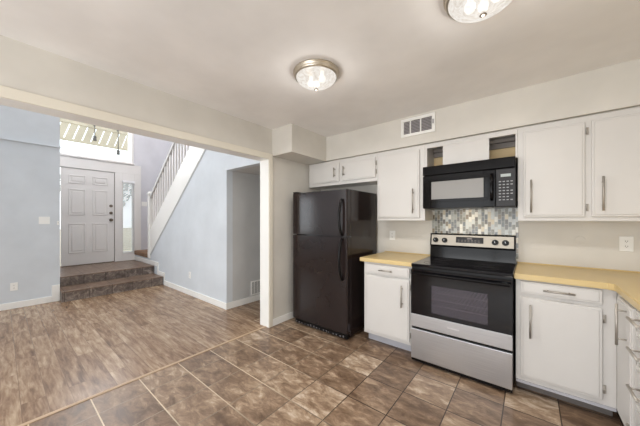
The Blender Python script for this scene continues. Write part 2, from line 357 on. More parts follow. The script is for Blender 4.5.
# front wall with door, sidelight and transom
DY0, DY1 = -2.30, -1.41; SY0, SY1 = -1.325, -0.93; TZ0, TZ1 = 2.70, 3.7; TY0, TY1 = -2.40, -1.08
mb = MB().box(XF-0.12, XF, -2.48, DY0-0.05, 0, 5).box(XF-0.12, XF, DY0-0.05, TY1, TZ1, 5).box(XF-0.12, XF, DY0-0.05, SY1, 2.43, TZ0).box(XF-0.12, XF, TY1, SY1, TZ0, 5).box(XF-0.12, XF, SY1, 0.05, 0, 5)
mb.box(XF-0.12, XF, DY0-0.05, SY1, 0, 0.331).box(XF-0.12, XF, -1.261+0.245, SY1, 0.331, 2.43).box(XF-0.12, XF, -1.40, -1.262, 0.331, 2.43).box(XF-0.12, XF, -1.262, -1.016, 0.331, 0.50).box(XF-0.12, XF, -1.262, -1.016, 2.24, 2.43)
struct(mb, 'wall_front', 'stair_grey')
# wide flat casing around door, sidelight and transom
mb = MB().box(XF+0.0005, XF+0.018, -2.478, SY1+0.055, 2.43, 2.66, 0.003).box(XF+0.0005, XF+0.05, -2.478, TY1+0.06, 2.66, 2.70, 0.006)
mb.box(XF+0.0005, XF+0.018, DY1+0.01, -1.262, 0.332, 2.43, 0.003).box(XF+0.0005, XF+0.018, -1.016, SY1+0.055, 0.332, 2.43, 0.003)
mb.box(XF+0.0005, XF+0.018, -1.262, -1.016, 0.332, 0.50, 0.003).box(XF+0.0005, XF+0.018, -1.262, -1.016, 2.24, 2.43, 0.003)
mb.box(XF+0.0005, XF+0.02, TY1, TY1+0.05, TZ0, TZ1, 0.003)
struct(mb, 'trim_7', 'door_white')
wf = struct(MB().box(XF-0.1, XF-0.02, TY0, TY0+0.04, TZ0, TZ1).box(XF-0.1, XF-0.02, TY1-0.045, TY1, TZ0, TZ1).box(XF-0.1, XF-0.02, TY0+0.04, TY1-0.045, TZ0, TZ0+0.03).box(XF-0.1, XF-0.02, TY0+0.04, TY1-0.045, TZ1-0.04, TZ1), 'window_1', 'trim_white')
struct(MB().box(XF-0.062, XF-0.056, TY0+0.04, TY1-0.045, TZ0+0.03, TZ1-0.04), 'window_pane', 'clear_glass', wf)
wf = struct(MB().box(XF-0.1, XF-0.02, -1.262, -1.235, 0.5, 2.24).box(XF-0.1, XF-0.02, -1.043, -1.016, 0.5, 2.24).box(XF-0.1, XF-0.02, -1.235, -1.043, 0.5, 0.53).box(XF-0.1, XF-0.02, -1.235, -1.043, 2.21, 2.24), 'window_2', 'trim_white')
struct(MB().box(XF-0.062, XF-0.056, -1.235, -1.043, 0.53, 2.21), 'window_pane', 'clear_glass', wf)
# six panel front door
mb = MB().box(XF-0.05, XF-0.004, DY0, DY1, 0.345, 2.42, 0.003)
for cy in (DY0+0.25, DY1-0.25):
    for z0, z1 in ((2.10, 2.28), (1.42, 1.98), (0.60, 1.24)):
        a0, a1 = cy-0.135, cy+0.135
        for q in ((a0, a0+0.02, z0, z1), (a1-0.02, a1, z0, z1), (a0+0.02, a1-0.02, z0, z0+0.02), (a0+0.02, a1-0.02, z1-0.02, z1)): mb.box(XF-0.006, XF+0.010, *q, 0.006)
        mb.box(XF-0.006, XF+0.011, a0+0.05, a1-0.05, z0+0.05, z1-0.05, 0.005)
dr = struct(mb, 'door_1', 'door_white')
for nm, z in (('deadbolt', 1.639), ('keyed_lock', 1.475)):
    struct(MB().cyl((XF-0.004, -1.47, z), (XF+0.016, -1.47, z), 0.032, 20, bev=0.004).cyl((XF+0.016, -1.47, z), (XF+0.03, -1.47, z), 0.014), nm, 'dark_nickel', dr)
struct(MB().cyl((XF-0.004, -1.47, 1.312), (XF+0.012, -1.47, 1.312), 0.034, 20, bev=0.004).cyl((XF+0.012, -1.47, 1.312), (XF+0.04, -1.47, 1.312), 0.013).cyl((XF+0.04, -1.47, 1.312), (XF+0.075, -1.47, 1.312), 0.024, 20, 0.03, 0.006), 'door_knob', 'dark_nickel', dr)
struct(MB().box(XF-0.06, XF+0.01, DY0-0.02, DY1, 0.331, 0.344), 'threshold', 'dark_nickel', dr)
struct(MB().box(XF-0.05, XF-0.002, DY1+0.001, DY1+0.0095, 0.345, 2.42), 'jamb', 'dark_nickel', dr)
# entry steps in slate tile
st = struct(MB().box(XF+0.001, -3.80, -2.478, HW-0.0155, 0, 0.312).box(-3.80, -3.31, -2.478, HW-0.0155, 0, 0.147), 'entry_steps', 'step_riser')
struct(MB().box(XF+0.001, -3.785, -2.478, HW-0.0155, 0.3125, 0.33, 0.004).box(-3.7995, -3.295, -2.478, HW-0.0155, 0.1475, 0.165, 0.004), 'tread', 'step_tread', st)

# ------------------------------------------------------------------ staircase
S = thing('staircase', (-4.07, -0.5, 0.0), 'carpeted staircase with white sloping stringer and spindle railing behind the grey wall', 'staircase')
mb = MB().prism([(-4.07, 0.535), (-4.07, 1.06), (-0.16, slope_z(-0.16)+0.53), (-0.16, slope_z(-0.16)+0.002)], 'y', HW-0.012, HW+0.06)
mb.build('stringer', 'trim_white', S)
mb = MB().prism([(-4.07, 0.505), (-4.07, 0.534), (-0.16, slope_z(-0.16)+0.001), (-0.16, slope_z(-0.16)-0.03)], 'y', HW-0.0105, HW-0.0005)
mb.build('shadow_moulding', 'wall_grey', S)
mb = MB().box(XF+0.001, -4.12, HW+0.0005, 0.049, 0.462, 0.56, 0.008).box(XF+0.02, -4.085, HW-0.02, HW+0.0, 0.462, 0.56, 0.012)
x = -4.119; z = 0.56
while x < -0.6:
    z += 0.19; mb.box(x, x+0.26, HW+0.101, 0.049, max(0.1, z-0.55), z, 0.01); x += 0.243
mb.build('carpet_tread', 'carpet_brown', S)
mb = MB().box(-4.13, -4.035, HW-0.03, HW+0.065, 0.462, 1.88, 0.006).box(-4.145, -4.02, HW-0.045, HW+0.08, 1.88, 1.905, 0.005).box(-4.13, -4.035, HW-0.03, HW+0.065, 1.905, 1.945, 0.018)
mb.build('newel_post', 'trim_white', S)
hz = lambda x: 1.80 + (x+4.03)*SL
mb = MB().prism([(-4.034, hz(-4.034)), (-4.034, hz(-4.034)+0.07), (-0.16, hz(-0.16)+0.07), (-0.16, hz(-0.16))], 'y', HW-0.012, HW+0.052)
mb.build('handrail', 'wall_grey', S)
x = -3.90; k = 0
while x < -0.3:
    zb = 1.06+(x+4.07)*SL+0.0; b = MB().box(x-0.016, x+0.016, HW+0.005, HW+0.037, zb-0.01, hz(x)+0.01, 0.003)
    b.build('baluster', 'door_white', S); x += 0.125; k += 1

# ------------------------------------------------------------------ shared fittings
def pull(parent, p, axis, L, out, name='handle', r=0.0065, so=0.034):
    p = Vector(p); a = Vector(axis); o = Vector(out); mb = MB()
    mb.cyl(p+o*so-a*L/2, p+o*so+a*L/2, r, 14, bev=0.0015)
    for s in (-0.34, 0.34): mb.cyl(p+a*L*s, p+a*L*s+o*so, r*0.75, 10)
    return mb.build(name, 'nickel', parent)
def front(parent, name, x0, x1, z0, z1, y, hinge=None, hz=None):  # slab door or drawer front facing -Y; y is the frame face
    mb = MB().box(x0, x1, y-0.018, y-0.0004, z0, z1, 0.004).box(x0+0.014, x1-0.014, y-0.022, y-0.017, z0+0.014, z1-0.014, 0.004)
    d = mb.build(name, 'cabinet_white', parent)
    if hinge is not None:
        for z in (hz or (z0+0.07, z1-0.07)):
            MB().cyl((hinge-0.004, y-0.012, z-0.024), (hinge-0.004, y-0.012, z+0.024), 0.0045, 10).box(hinge-0.004, hinge+0.008, y-0.004, y-0.0005, z-0.028, z+0.028, 0.001).build('hinge', 'nickel', d)
    return d
def frame(mb, x0, x1, z0, z1, y, d, xs, zs):  # face frame: outer box rails and stiles; xs, zs inner stiles/rails as (a,b)
    for a, b in xs: mb.box(a, b, y, y+d, z0, z1)
    for a, b in zs:
        edges = sorted(xs)
        for (p, q), (r_, t_) in zip(edges, edges[1:]): mb.box(q, r_, y, y+d, a, b)

# ------------------------------------------------------------------ wall cabinets
FY = -0.30
def wallcab(name_loc, label, x0, x1, z0, z1, doors):
    c = thing('wall_cabinet', name_loc, label, 'cabinet', 'white kitchen wall cabinets')
    mb = MB().box(x0, x1, FY+0.02, -0.002, z0, z1).box(x0, x1, FY, FY+0.0195, z0, z1, 0.002)
    mb.build('body', 'cabinet_white', c)
    for (a, b, za, zb, hg, px, pz, pl) in doors:
        d = front(c, 'door', a, b, za, zb, FY, hg)
        pull(d, (px, FY-0.022, pz), (0,0,1), pl, (0,-1,0))
    return c
wallcab((0.55, -0.15, 1.78), 'short white two-door wall cabinet above the black refrigerator', 0.022, 1.089, 1.78, 2.1055,
        [(0.072, 0.553, 1.822, 2.062, None, 0.495, 1.94, 0.12), (0.600, 1.072, 1.822, 2.062, 1.081, 0.640, 1.94, 0.12)])
wallcab((1.35, -0.15, 1.312), 'tall single-door white wall cabinet between refrigerator and microwave', 1.090, 1.633, 1.312, 2.1055,
        [(1.108, 1.582, 1.344, 2.062, None, 1.522, 1.52, 0.26)])
wallcab((2.97, -0.15, 1.312), 'wide white two-door wall cabinet right of the microwave', 2.405, 3.528, 1.312, 2.1055,
        [(2.440, 2.808, 1.344, 2.062, 2.822, 2.492, 1.515, 0.27), (2.842, 3.245, 1.344, 2.062, 3.256, 2.897, 1.512, 0.25)])
c = thing('microwave_cabinet', (2.02, -0.15, 1.85), 'open white cabinet frame with centre panel and bare niches over the microwave', 'cabinet', 'white kitchen wall cabinets')
MB().box(1.634, 2.404, FY, FY+0.02, 2.062, 2.1055, 0.002).box(1.634, 1.655, FY, FY+0.02, 1.856, 2.062, 0.002).box(2.388, 2.404, FY, FY+0.02, 1.856, 2.062, 0.002).build('face_frame', 'cabinet_white', c)
for a, b in ((1.634, 1.65), (2.388, 2.404)): MB().box(a, b, FY+0.02, -0.03, 1.856, 2.1).build('side_panel', 'cabinet_white', c)
MB().box(1.806, 2.198, FY-0.002, FY+0.014, 1.858, 2.0615, 0.002).build('centre_panel', 'cabinet_white', c)
MB().box(1.65, 2.388, -0.03, -0.002, 1.856, 2.1).build('back_panel', 'raw_wood', c)
MB().box(1.651, 2.387, -0.075, -0.0305, 2.062, 2.1, 0.003).box(1.651, 2.387, -0.06, -0.0305, 2.01, 2.058, 0.003).build('cleat', 'cleat_wood', c)

# ------------------------------------------------------------------ base cabinets and worktops
BY = -0.60
def basecab(x0, x1, loc, label, dr, dw, hinge, pd, pw, kick_hi=0.105, kick='kick_black'):
    c = thing('base_cabinet', loc, label, 'cabinet', 'white kitchen base cabinets')
    MB().box(x0, x1, BY+0.02, -0.002, kick_hi, 0.872).box(x0, x1, BY, BY+0.0195, kick_hi, 0.872, 0.002).build('body', 'cabinet_white', c)
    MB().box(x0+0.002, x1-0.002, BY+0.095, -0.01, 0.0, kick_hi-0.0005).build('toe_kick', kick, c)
    d = front(c, 'door', *dr, BY, hinge); pull(d, pd[0], (0,0,1), pd[1], (0,-1,0))
    w_ = front(c, 'drawer', *dw, BY); pull(w_, pw[0], (1,0,0), pw[1], (0,-1,0))
    return c
basecab(1.085, 1.612, (1.35, -0.3, 0), 'narrow white base cabinet between refrigerator and stove', (1.112, 1.585, 0.135, 0.735), (1.112, 1.585, 0.755, 0.852), 1.594,
        ((1.517, BY-0.022, 0.575), 0.215), ((1.35, BY-0.022, 0.802), 0.145), kick='kick_grey')
c2 = basecab(2.40, 2.918, (2.65, -0.3, 0), 'white base cabinet right of the stove with drawer over door', (2.428, 2.853, 0.142, 0.742), (2.428, 2.853, 0.768, 0.862), 2.864,
        ((2.486, BY-0.022, 0.575), 0.245), ((2.640, BY-0.022, 0.813), 0.165))
MB().box(2.402, 2.916, BY-0.004, BY+0.01, 0.085, 0.1045).build('kick_moulding', 'kick_grey', c2)
# return run along the right wall
RX = 2.92
c = thing('corner_cabinet', (3.22, -0.75, 0), 'white corner cabinet in the right return, its door carrying a long upright bar pull', 'cabinet', 'white kitchen base cabinets')
MB().box(RX, 3.528, -1.02, -0.002, 0.105, 0.872, 0.001).build('body', 'cabinet_white', c)
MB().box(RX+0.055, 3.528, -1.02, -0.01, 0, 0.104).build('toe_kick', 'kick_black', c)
d = MB().box(RX-0.018, RX-0.0004, -0.99, -0.70, 0.142, 0.85, 0.004).box(RX-0.022, RX-0.017, -0.976, -0.714, 0.156, 0.836, 0.004).build('door', 'cabinet_white', c)
pull(d, (RX-0.022, -0.915, 0.735), (0,0,1), 0.232, (-1,0,0), so=0.037)
c = thing('drawer_cabinet', (3.22, -1.3, 0), 'white cabinet of four stacked drawers at the right edge of the photo', 'cabinet', 'white kitchen base cabinets')
MB().box(RX, 3.528, -1.60, -1.021, 0.105, 0.872, 0.001).build('body', 'cabinet_white', c)
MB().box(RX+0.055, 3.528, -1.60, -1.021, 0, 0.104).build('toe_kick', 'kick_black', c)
for z0, z1, pz in ((0.775, 0.858, 0.834), (0.605, 0.755, 0.684), (0.405, 0.585, 0.497), (0.142, 0.385, 0.302)):
    d = MB().box(RX-0.018, RX-0.0004, -1.57, -1.05, z0, z1, 0.004).box(RX-0.022, RX-0.017, -1.556, -1.064, z0+0.014, z1-0.014, 0.004).build('drawer', 'cabinet_white', c)
    pull(d, (RX-0.022, -1.2, pz), (0,1,0), 0.155, (-1,0,0), so=0.037)
c = thing('base_cabinet', (3.22, -2.4, 0), 'white base cabinet run on the right wall, out of frame beside the camera', 'cabinet')
MB().box(RX, 3.528, -2.9, -1.601, 0.105, 0.872, 0.001).build('body', 'cabinet_white', c)
MB().box(RX+0.055, 3.528, -2.9, -1.601, 0, 0.104).build('toe_kick', 'kick_black', c)
for a, b in ((-2.87, -2.27), (-2.23, -1.63)): MB().box(RX-0.018, RX-0.0004, a, b, 0.142, 0.85, 0.004).build('door', 'cabinet_white', c)

CF = -0.637
o = MB().box(1.048, 1.616, CF, -0.002, 0.8725, 0.914, 0.005).box(1.048, 1.616, -0.012, -0.002, 0.914, 0.924, 0.002).build('countertop', 'counter_yellow')
o['label'] = 'short yellow laminate countertop between refrigerator and stove'; o['category'] = 'countertop'
L = [(2.392, CF), (2.872, CF), (2.897, CF-0.022), (2.897, -2.92), (3.529, -2.92), (3.529, -0.002), (2.392, -0.002)]
b = MB().prism(L, 'z', 0.8725, 0.914); bmesh.ops.bevel(b.bm, geom=[e for e in b.bm.edges if abs(e.verts[0].co.z-e.verts[1].co.z) < 1e-5], offset=0.005, segments=2, affect='EDGES')
b.box(2.392, 3.529, -0.012, -0.002, 0.914, 0.924, 0.002)
o = b.build('countertop', 'counter_yellow'); o['label'] = 'L-shaped yellow laminate countertop right of the stove'; o['category'] = 'countertop'
# mosaic backsplash panel behind the stove
o = MB().box(1.622, 2.400, -0.008, -0.0005, 0.93, 1.50).build('mosaic_backsplash', 'mosaic')
o['label'] = 'glass mosaic tile backsplash between stove and microwave'; o['category'] = 'backsplash'

# ------------------------------------------------------------------ refrigerator
F = thing('refrigerator', (0.54, -0.38, 0), 'black top-freezer refrigerator in the corner by the opening', 'refrigerator')
MB().box(0.128, 0.958, -0.675, -0.05, 0.035, 1.655, 0.008).build('body', 'fridge_black', F)
def fdoor(name, z0, z1):
    mb = MB(); b = bmesh.new(); bmesh.ops.create_cube(b, size=1.0)
    x0, x1, y0, y1 = 0.122, 0.964, -0.757, -0.684
    for v in b.verts: v.co = Vector(((x0+x1)/2+v.co.x*(x1-x0), (y0+y1)/2+v.co.y*(y1-y0), (z0+z1)/2+v.co.z*(z1-z0)))
    ed = [e for e in b.edges if all(v.co.y < -0.72 for v in e.verts) and abs(e.verts[0].co.z-e.verts[1].co.z) > 0.1]
    bmesh.ops.bevel(b, geom=[e for e in ed if e.verts[0].co.x < 0.5], offset=0.048, segments=8, profile=0.5, affect='EDGES')
    ed = [e for e in b.edges if all(v.co.y < -0.72 and v.co.x > 0.9 for v in e.verts) and abs(e.verts[0].co.z-e.verts[1].co.z) > 0.1]
    bmesh.ops.bevel(b, geom=ed, offset=0.014, segments=4, profile=0.5, affect='EDGES')
    ed = [e for e in b.edges if abs(e.verts[0].co.z-e.verts[1].co.z) < 1e-5 and len(e.link_faces) == 2 and any(len(f.verts) > 6 for f in e.link_faces)]
    bmesh.ops.bevel(b, geom=ed, offset=0.005, segments=2, affect='EDGES')
    mb._add(b)
    mb.box(0.142, 0.944, -0.684, -0.6755, z0+0.02, z1-0.02)
    return mb.build(name, 'fridge_black', F)
d1 = fdoor('freezer_door', 1.142, 1.652); d2 = fdoor('fridge_door', 0.085, 1.128)
for d, z0, z1, top in ((d1, 1.150, 1.545, False), (d2, 0.665, 1.118, True)):
    pts = []
    for i in range(15):
        u = i/14; h = u if top else 1-u    # u runs along the grip, h grows towards the joint between the doors
        bow = math.sin(PI*min(1, max(0, u)))**0.6
        pts.append((0.905-0.022*math.sin(PI*u)*0.6, -0.757-0.008-0.042*bow, z0+(z1-z0)*u))
    MB().sweep(pts, 0.015, 0.012, 12, up=(0,1,0)).build('handle', 'black_satin', d)
mb = MB().box(0.15, 0.94, -0.715, -0.676, 0.012, 0.078, 0.006)
for i in range(30): mb.box(0.175+i*0.0255, 0.19+i*0.0255, -0.7165, -0.7145, 0.03, 0.062)
mb.build('grille', 'black_satin', F)
for i in range(16):
    x = 0.165+i*0.047+rnd.random()*0.02; MB().box(x, x+0.008+rnd.random()*0.016, -0.7178, -0.7166, 0.022, 0.034+rnd.random()*0.014, 0.0003).build('scuff_mark', 'vent_dark', F)
MB().box(0.13, 0.2, -0.735, -0.6, 1.6555, 1.672, 0.004).build('hinge_cover', 'black_satin', F)
for x in (0.18, 0.9):
    for y in (-0.62, -0.1): MB().cyl((x, y, 0), (x, y, 0.036), 0.02, 12).build('foot', 'black_satin', F)

# ------------------------------------------------------------------ stove
V = thing('stove', (2.004, -0.35, 0), 'stainless and black freestanding electric stove with glass top', 'stove')
X0, X1 = 1.622, 2.386
mb = MB().box(X0, X0+0.03, -0.655, -0.03, 0.03, 0.885).box(X1-0.03, X1, -0.655, -0.03, 0.03, 0.885).box(X0+0.03, X1-0.03, -0.10, -0.03, 0.03, 0.885)
mb.box(X0+0.03, X1-0.03, -0.655, -0.10, 0.03, 0.40).box(X0+0.03, X1-0.03, -0.655, -0.10, 0.80, 0.885)
mb.build('body', 'black_satin', V)
ck = MB().box(X0-0.003, X1+0.003, -0.668, -0.085, 0.8855, 0.914, 0.005).build('cooktop', 'ceramic_black', V)
for bx, by, r in ((1.80, -0.52, 0.105), (2.2, -0.52, 0.085), (1.80, -0.24, 0.08), (2.2, -0.24, 0.105)):
    MB().lathe((bx, by), [(r-0.004, 0.9142), (r-0.004, 0.9147), (r, 0.9147), (r, 0.9142)], 40).lathe((bx, by), [(r*0.62-0.002, 0.9142), (r*0.62-0.002, 0.9146), (r*0.62, 0.9146), (r*0.62, 0.9142)], 40).build('burner_ring', 'burner_mark', ck)
# backguard: black shell, stainless face, knobs, display
bgd = MB().prism([(-0.085, 0.9145), (-0.075, 1.03), (-0.088, 1.045), (-0.068, 1.165), (-0.058, 1.172), (-0.032, 1.172), (-0.032, 0.8855), (-0.085, 0.8855)], 'x', X0+0.002, X1-0.002).build('backguard', 'black_gloss', V)
tilt = lambda z: -0.0895+(z-1.045)*0.02/0.12   # stainless face plane
MB().prism([(tilt(1.05)-0.0005, 1.05), (tilt(1.158)-0.0005, 1.158), (tilt(1.158)+0.003, 1.158), (tilt(1.05)+0.003, 1.05)], 'x', X0+0.016, X1-0.016).build('control_panel', 'panel_steel', bgd)
MB().prism([(tilt(1.082)-0.002, 1.082), (tilt(1.142)-0.002, 1.142), (tilt(1.142)+0.0, 1.142), (tilt(1.082)+0.0, 1.082)], 'x', 1.882, 2.128).build('display', 'black_panel', bgd)
mb = MB()
for i in range(7):
    for z in (1.092, 1.106): mb.box(1.90+i*0.03, 1.917+i*0.03, tilt(z)-0.0032, tilt(z)-0.0018, z, z+0.006)
mb.box(1.985, 2.03, tilt(1.125)-0.0032, tilt(1.125)-0.0016, 1.12, 1.134)
mb.build('button', 'clock_glow', bgd)
for kx in (1.681, 1.772, 2.224, 2.306):
    kb = MB().cyl((kx, tilt(1.1)-0.001, 1.1), (kx, tilt(1.1)-0.006, 1.1), 0.028, 24, bev=0.002).cyl((kx, tilt(1.1)-0.006, 1.1), (kx, tilt(1.1)-0.028, 1.1), 0.022, 24, 0.02, 0.003).box(kx-0.004, kx+0.004, tilt(1.1)-0.036, tilt(1.1)-0.027, 1.083, 1.117, 0.002).build('knob', 'black_satin', bgd)
    MB().box(kx-0.0012, kx+0.0012, tilt(1.1)-0.0368, tilt(1.1)-0.0358, 1.10, 1.116).build('pointer', 'badge_silver', kb)
# oven door with window
DZ0, DZ1 = 0.325, 0.868; WX0, WX1, WZ0, WZ1 = 1.805, 2.228, 0.492, 0.737
fy0, fy1 = -0.686, -0.656
mb = MB().box(X0+0.002, WX0, fy0, fy1, 0.455, 0.865).box(WX1, X1-0.002, fy0, fy1, 0.455, 0.865).box(WX0, WX1, fy0, fy1, 0.455, WZ0).box(WX0, WX1, fy0, fy1, WZ1, 0.865)
od = mb.build('oven_door', 'ceramic_black', V)
MB().box(WX0+0.0005, WX1-0.0005, fy0+0.002, fy0+0.006, WZ0+0.0005, WZ1-0.0005).build('window', 'oven_glass', od)
MB().box(X0+0.002, X1-0.002, fy0-0.001, fy1, 0.338, 0.4545, 0.003).build('door_panel', 'stainless', od)
bm_ = MB()
for i in range(10): bm_.box(1.936+i*0.0092, 1.936+i*0.0092+(0.0062 if i % 3 else 0.0075), fy0-0.0022, fy0-0.0005, 0.392, 0.402, 0.0004)
bm_.build('badge', 'badge_silver', od)
mb = MB().box(X0+0.012, X1-0.012, fy0-0.045, fy0-0.022, 0.822, 0.846, 0.009, 3)
for x in (X0+0.05, X1-0.05): mb.box(x-0.02, x+0.02, fy0-0.024, fy0+0.001, 0.824, 0.844, 0.004)
mb.build('handle', 'black_gloss', od)
for z in (0.555, 0.61, 0.672):
    mb = MB().cyl((X0+0.032, -0.652, z), (X1-0.032, -0.652, z), 0.005, 8)
    for i in range(24): mb.cyl((X0+0.05+i*0.029, -0.648, z), (X0+0.05+i*0.029, -0.11, z), 0.002, 6)
    mb.build('oven_rack', 'rack_steel', V)
sd = MB().box(X0+0.002, X1-0.002, fy0-0.001, -0.656, 0.045, 0.318, 0.004).build('storage_drawer', 'stainless', V)
MB().box(X0+0.004, X1-0.004, -0.676, -0.656, 0.0185, 0.0445).build('toe_strip', 'black_satin', V)
for x in (X0+0.05, X1-0.05):
    for y in (-0.6, -0.1): MB().cyl((x, y, 0), (x, y, 0.0305), 0.018, 12).build('foot', 'black_satin', V)

# ------------------------------------------------------------------ microwave
W = thing('microwave', (2.02, -0.2, 1.43), 'black over-the-range microwave above the stove', 'microwave')
a, b_ = 1.640, 2.392; my = -0.392
MB().box(a, b_, -0.36, -0.0085, 1.432, 1.8545, 0.003).build('body', 'black_satin', W)
g_ = MB().box(a, b_, my-0.006, -0.3605, 1.762, 1.853, 0.006)
for i in range(6): g_.box(a+0.03, b_-0.03, my-0.0085, my-0.005, 1.776+i*0.0115, 1.781+i*0.0115)
g_.build('vent_grille', 'black_gloss', W)
wx0, wx1, wz0, wz1 = 1.722, 2.165, 1.522, 1.696
md = MB().box(a, wx0, my, -0.3605, 1.434, 1.757, 0.004).box(wx1, 2.252, my, -0.3605, 1.434, 1.757, 0.004).box(wx0, wx1, my, -0.3605, 1.434, wz0).box(wx0, wx1, my, -0.3605, wz1, 1.757)
md.box(1.69, 2.20, my-0.003, my, 1.702, 1.722, 0.002).box(1.69, 2.20, my-0.003, my, 1.496, 1.516, 0.002).box(1.69, 1.716, my-0.003, my, 1.516, 1.702, 0.002).box(2.171, 2.20, my-0.003, my, 1.516, 1.702, 0.002)
md = md.build('door', 'black_gloss', W)
MB().box(wx0+0.0005, wx1-0.0005, my+0.003, my+0.008, wz0+0.0005, wz1-0.0005).build('window', 'mw_mesh', md)
pts = [(2.226, my-0.004-0.034*math.sin(PI*i/12)**0.5, 1.492+0.228*i/12) for i in range(13)]
MB().sweep(pts, 0.012, 0.009, 12, up=(0,1,0)).build('handle', 'black_gloss', md)
cp = MB().box(2.256, b_, my, -0.3605, 1.434, 1.757, 0.004).build('control_panel', 'black_panel', W)
MB().box(2.29, 2.36, my-0.0015, my+0.001, 1.688, 1.712).build('display', 'display_grey', cp)
mb = MB()
for r_ in range(7):
    for q in range(4):
        if q == 3 and r_ in (1, 4): continue
        mb.box(2.277+q*0.027, 2.293+q*0.027, my-0.0012, my+0.001, 1.488+r_*0.026, 1.496+r_*0.026)
mb.build('button', 'button_grey', cp)
MB().box(1.92, 2.06, -0.24, -0.16, 1.4295, 1.4318).build('lamp_lens', 'mw_mesh', W)
hl = bpy.data.lights.new('hood_light', 'AREA'); hl.shape = 'RECTANGLE'; hl.size = 0.14; hl.size_y = 0.08; hl.energy = 0.8; hl.color = (1, 0.82, 0.55)
ho = bpy.data.objects.new('hood_light', hl); ho.location = (1.99, -0.2, 1.427); COL.objects.link(ho)

# ------------------------------------------------------------------ ceiling lamps
lamps = []
def ceiling_lamp(x, y, label):
    c = thing('ceiling_lamp', (x, y, H), label, 'ceiling lamp', 'dome ceiling lamps')
    MB().lathe((x, y), [(0, H-0.0008), (0.168, H-0.0008), (0.174, H-0.008), (0.172, H-0.016), (0.164, H-0.02), (0.166, H-0.03), (0.161, H-0.042), (0.152, H-0.045), (0.148, H-0.038), (0.146, H-0.012), (0, H-0.01)], 56).build('pan', 'lamp_nickel', c)
    prof = [(0.152*(1-(i/16)**1.9), H-0.04-0.088*(i/16)) for i in range(17)]
    MB().lathe((x, y), prof, 56).build('glass_bowl', 'alabaster', c)
    MB().lathe((x, y), [(0.0, H-0.1281), (0.013, H-0.1285), (0.016, H-0.133), (0.009, H-0.138), (0.0, H-0.142)], 24).build('finial', 'dark_nickel', c)
    for s in (-1, 1): MB().lathe((x+0.055*s, y), [(0.0, H-0.092), (0.018, H-0.088), (0.026, H-0.074), (0.024, H-0.056), (0.014, H-0.042), (0.013, H-0.013), (0.0, H-0.0125)], 20).build('bulb', 'bulb_glow', c)
    l = bpy.data.lights.new('lamp_light', 'AREA'); l.shape = 'DISK'; l.size = 0.16; l.energy = LAMP_W; l.color = LAMP_COL
    o = bpy.data.objects.new('lamp_light', l); o.location = (0, 0, -0.145); COL.objects.link(o); o.parent = c
    l = bpy.data.lights.new('lamp_glow', 'POINT'); l.energy = LAMP_GLOW; l.color = LAMP_COL; l.shadow_soft_size = 0.05
    o = bpy.data.objects.new('lamp_glow', l); o.location = (0, 0, -0.18); COL.objects.link(o); o.parent = c
    return c
c = ceiling_lamp(1.228, -1.588, 'frosted dome ceiling lamp in full view, nearer the refrigerator')
k = copy_tree(c); k.location = (2.308, -1.632, H); k['label'] = 'frosted dome ceiling lamp cut by the top edge of the photo'

c = thing('added_entry_lamp', (-3.4, -1.75, 5.0), 'added round glass pendant, unseen above the frame, that brightens the entry', 'added lamp')  # unseen fitting, added with its point light to brighten the front door
MB().cyl((-3.4, -1.75, 4.96), (-3.4, -1.75, 4.9995), 0.07, 24, bev=0.006).cyl((-3.4, -1.75, 4.65), (-3.4, -1.75, 4.96), 0.008, 8).build('rod', 'dark_nickel', c)
MB().lathe((-3.4, -1.75), [(0.0, 4.65), (0.05, 4.65), (0.06, 4.62), (0.05, 4.6), (0.0, 4.6)], 24).build('cap', 'dark_nickel', c)
MB().lathe((-3.4, -1.75), [(0.05, 4.6), (0.13, 4.55), (0.17, 4.45), (0.15, 4.35), (0.09, 4.29), (0.0, 4.275)], 32).build('globe', 'bulb_glow', c)
l = bpy.data.lights.new('added_entry_light', 'POINT'); l.energy = ENTRY_FILL_W; l.color = (1.0, 0.97, 0.94); l.shadow_soft_size = 0.12
o = bpy.data.objects.new('added_entry_light', l); o.location = (0, 0, -0.86); COL.objects.link(o); o.parent = c

# ------------------------------------------------------------------ vents and wall plates
c = thing('air_vent', (1.56, -0.312, 2.31), 'white louvred air vent in the soffit above the wall cabinets', 'air vent')
x0, x1, z0, z1 = 1.386, 1.741, 2.218, 2.412; y1 = -0.3125; y0 = y1-0.014
mb = MB().box(x0, x1, y0, y1, z0, z0+0.03, 0.003).box(x0, x1, y0, y1, z1-0.03, z1, 0.003).box(x0, x0+0.03, y0, y1, z0+0.03, z1-0.03, 0.003).box(x1-0.034, x1, y0, y1, z0+0.03, z1-0.03, 0.003)
for x in (1.481, 1.589): mb.box(x, x+0.013, y0+0.002, y1, z0+0.03, z1-0.03, 0.002)
mb.build('frame', 'trim_white', c)
MB().box(x0+0.03, x1-0.034, y1-0.002, y1-0.0002, z0+0.03, z1-0.03).build('duct', 'vent_dark', c)
for i in range(8):
    z = z0+0.04+i*0.0155
    mb = MB()
    for a_, b2 in ((x0+0.0302, 1.4808), (1.4942, 1.5888), (1.6022, x1-0.0342)): mb.prism([(y0+0.004, z), (y0+0.0055, z-0.002), (y1-0.002, z+0.006), (y1-0.0035, z+0.008)], 'x', a_, b2)
    mb.build('louvre', 'vent_grey', c)
MB().box(x1-0.026, x1-0.012, y0-0.012, y0, 2.3, 2.345, 0.003).build('lever', 'vent_grey', c)
c = thing('air_vent', (-0.98, -0.47, 0.21), 'white return air grille low on the dim hall wall', 'air vent')
y0_, y1_, z0, z1 = -0.575, -0.27, 0.105, 0.335
MB().box(-0.9795, -0.968, y0_, y1_, z0, z0+0.02, 0.002).box(-0.9795, -0.968, y0_, y1_, z1-0.02, z1, 0.002).box(-0.9795, -0.968, y0_, y0_+0.02, z0+0.02, z1-0.02, 0.002).box(-0.9795, -0.968, y1_-0.02, y1_, z0+0.02, z1-0.02, 0.002).build('frame', 'trim_white', c)
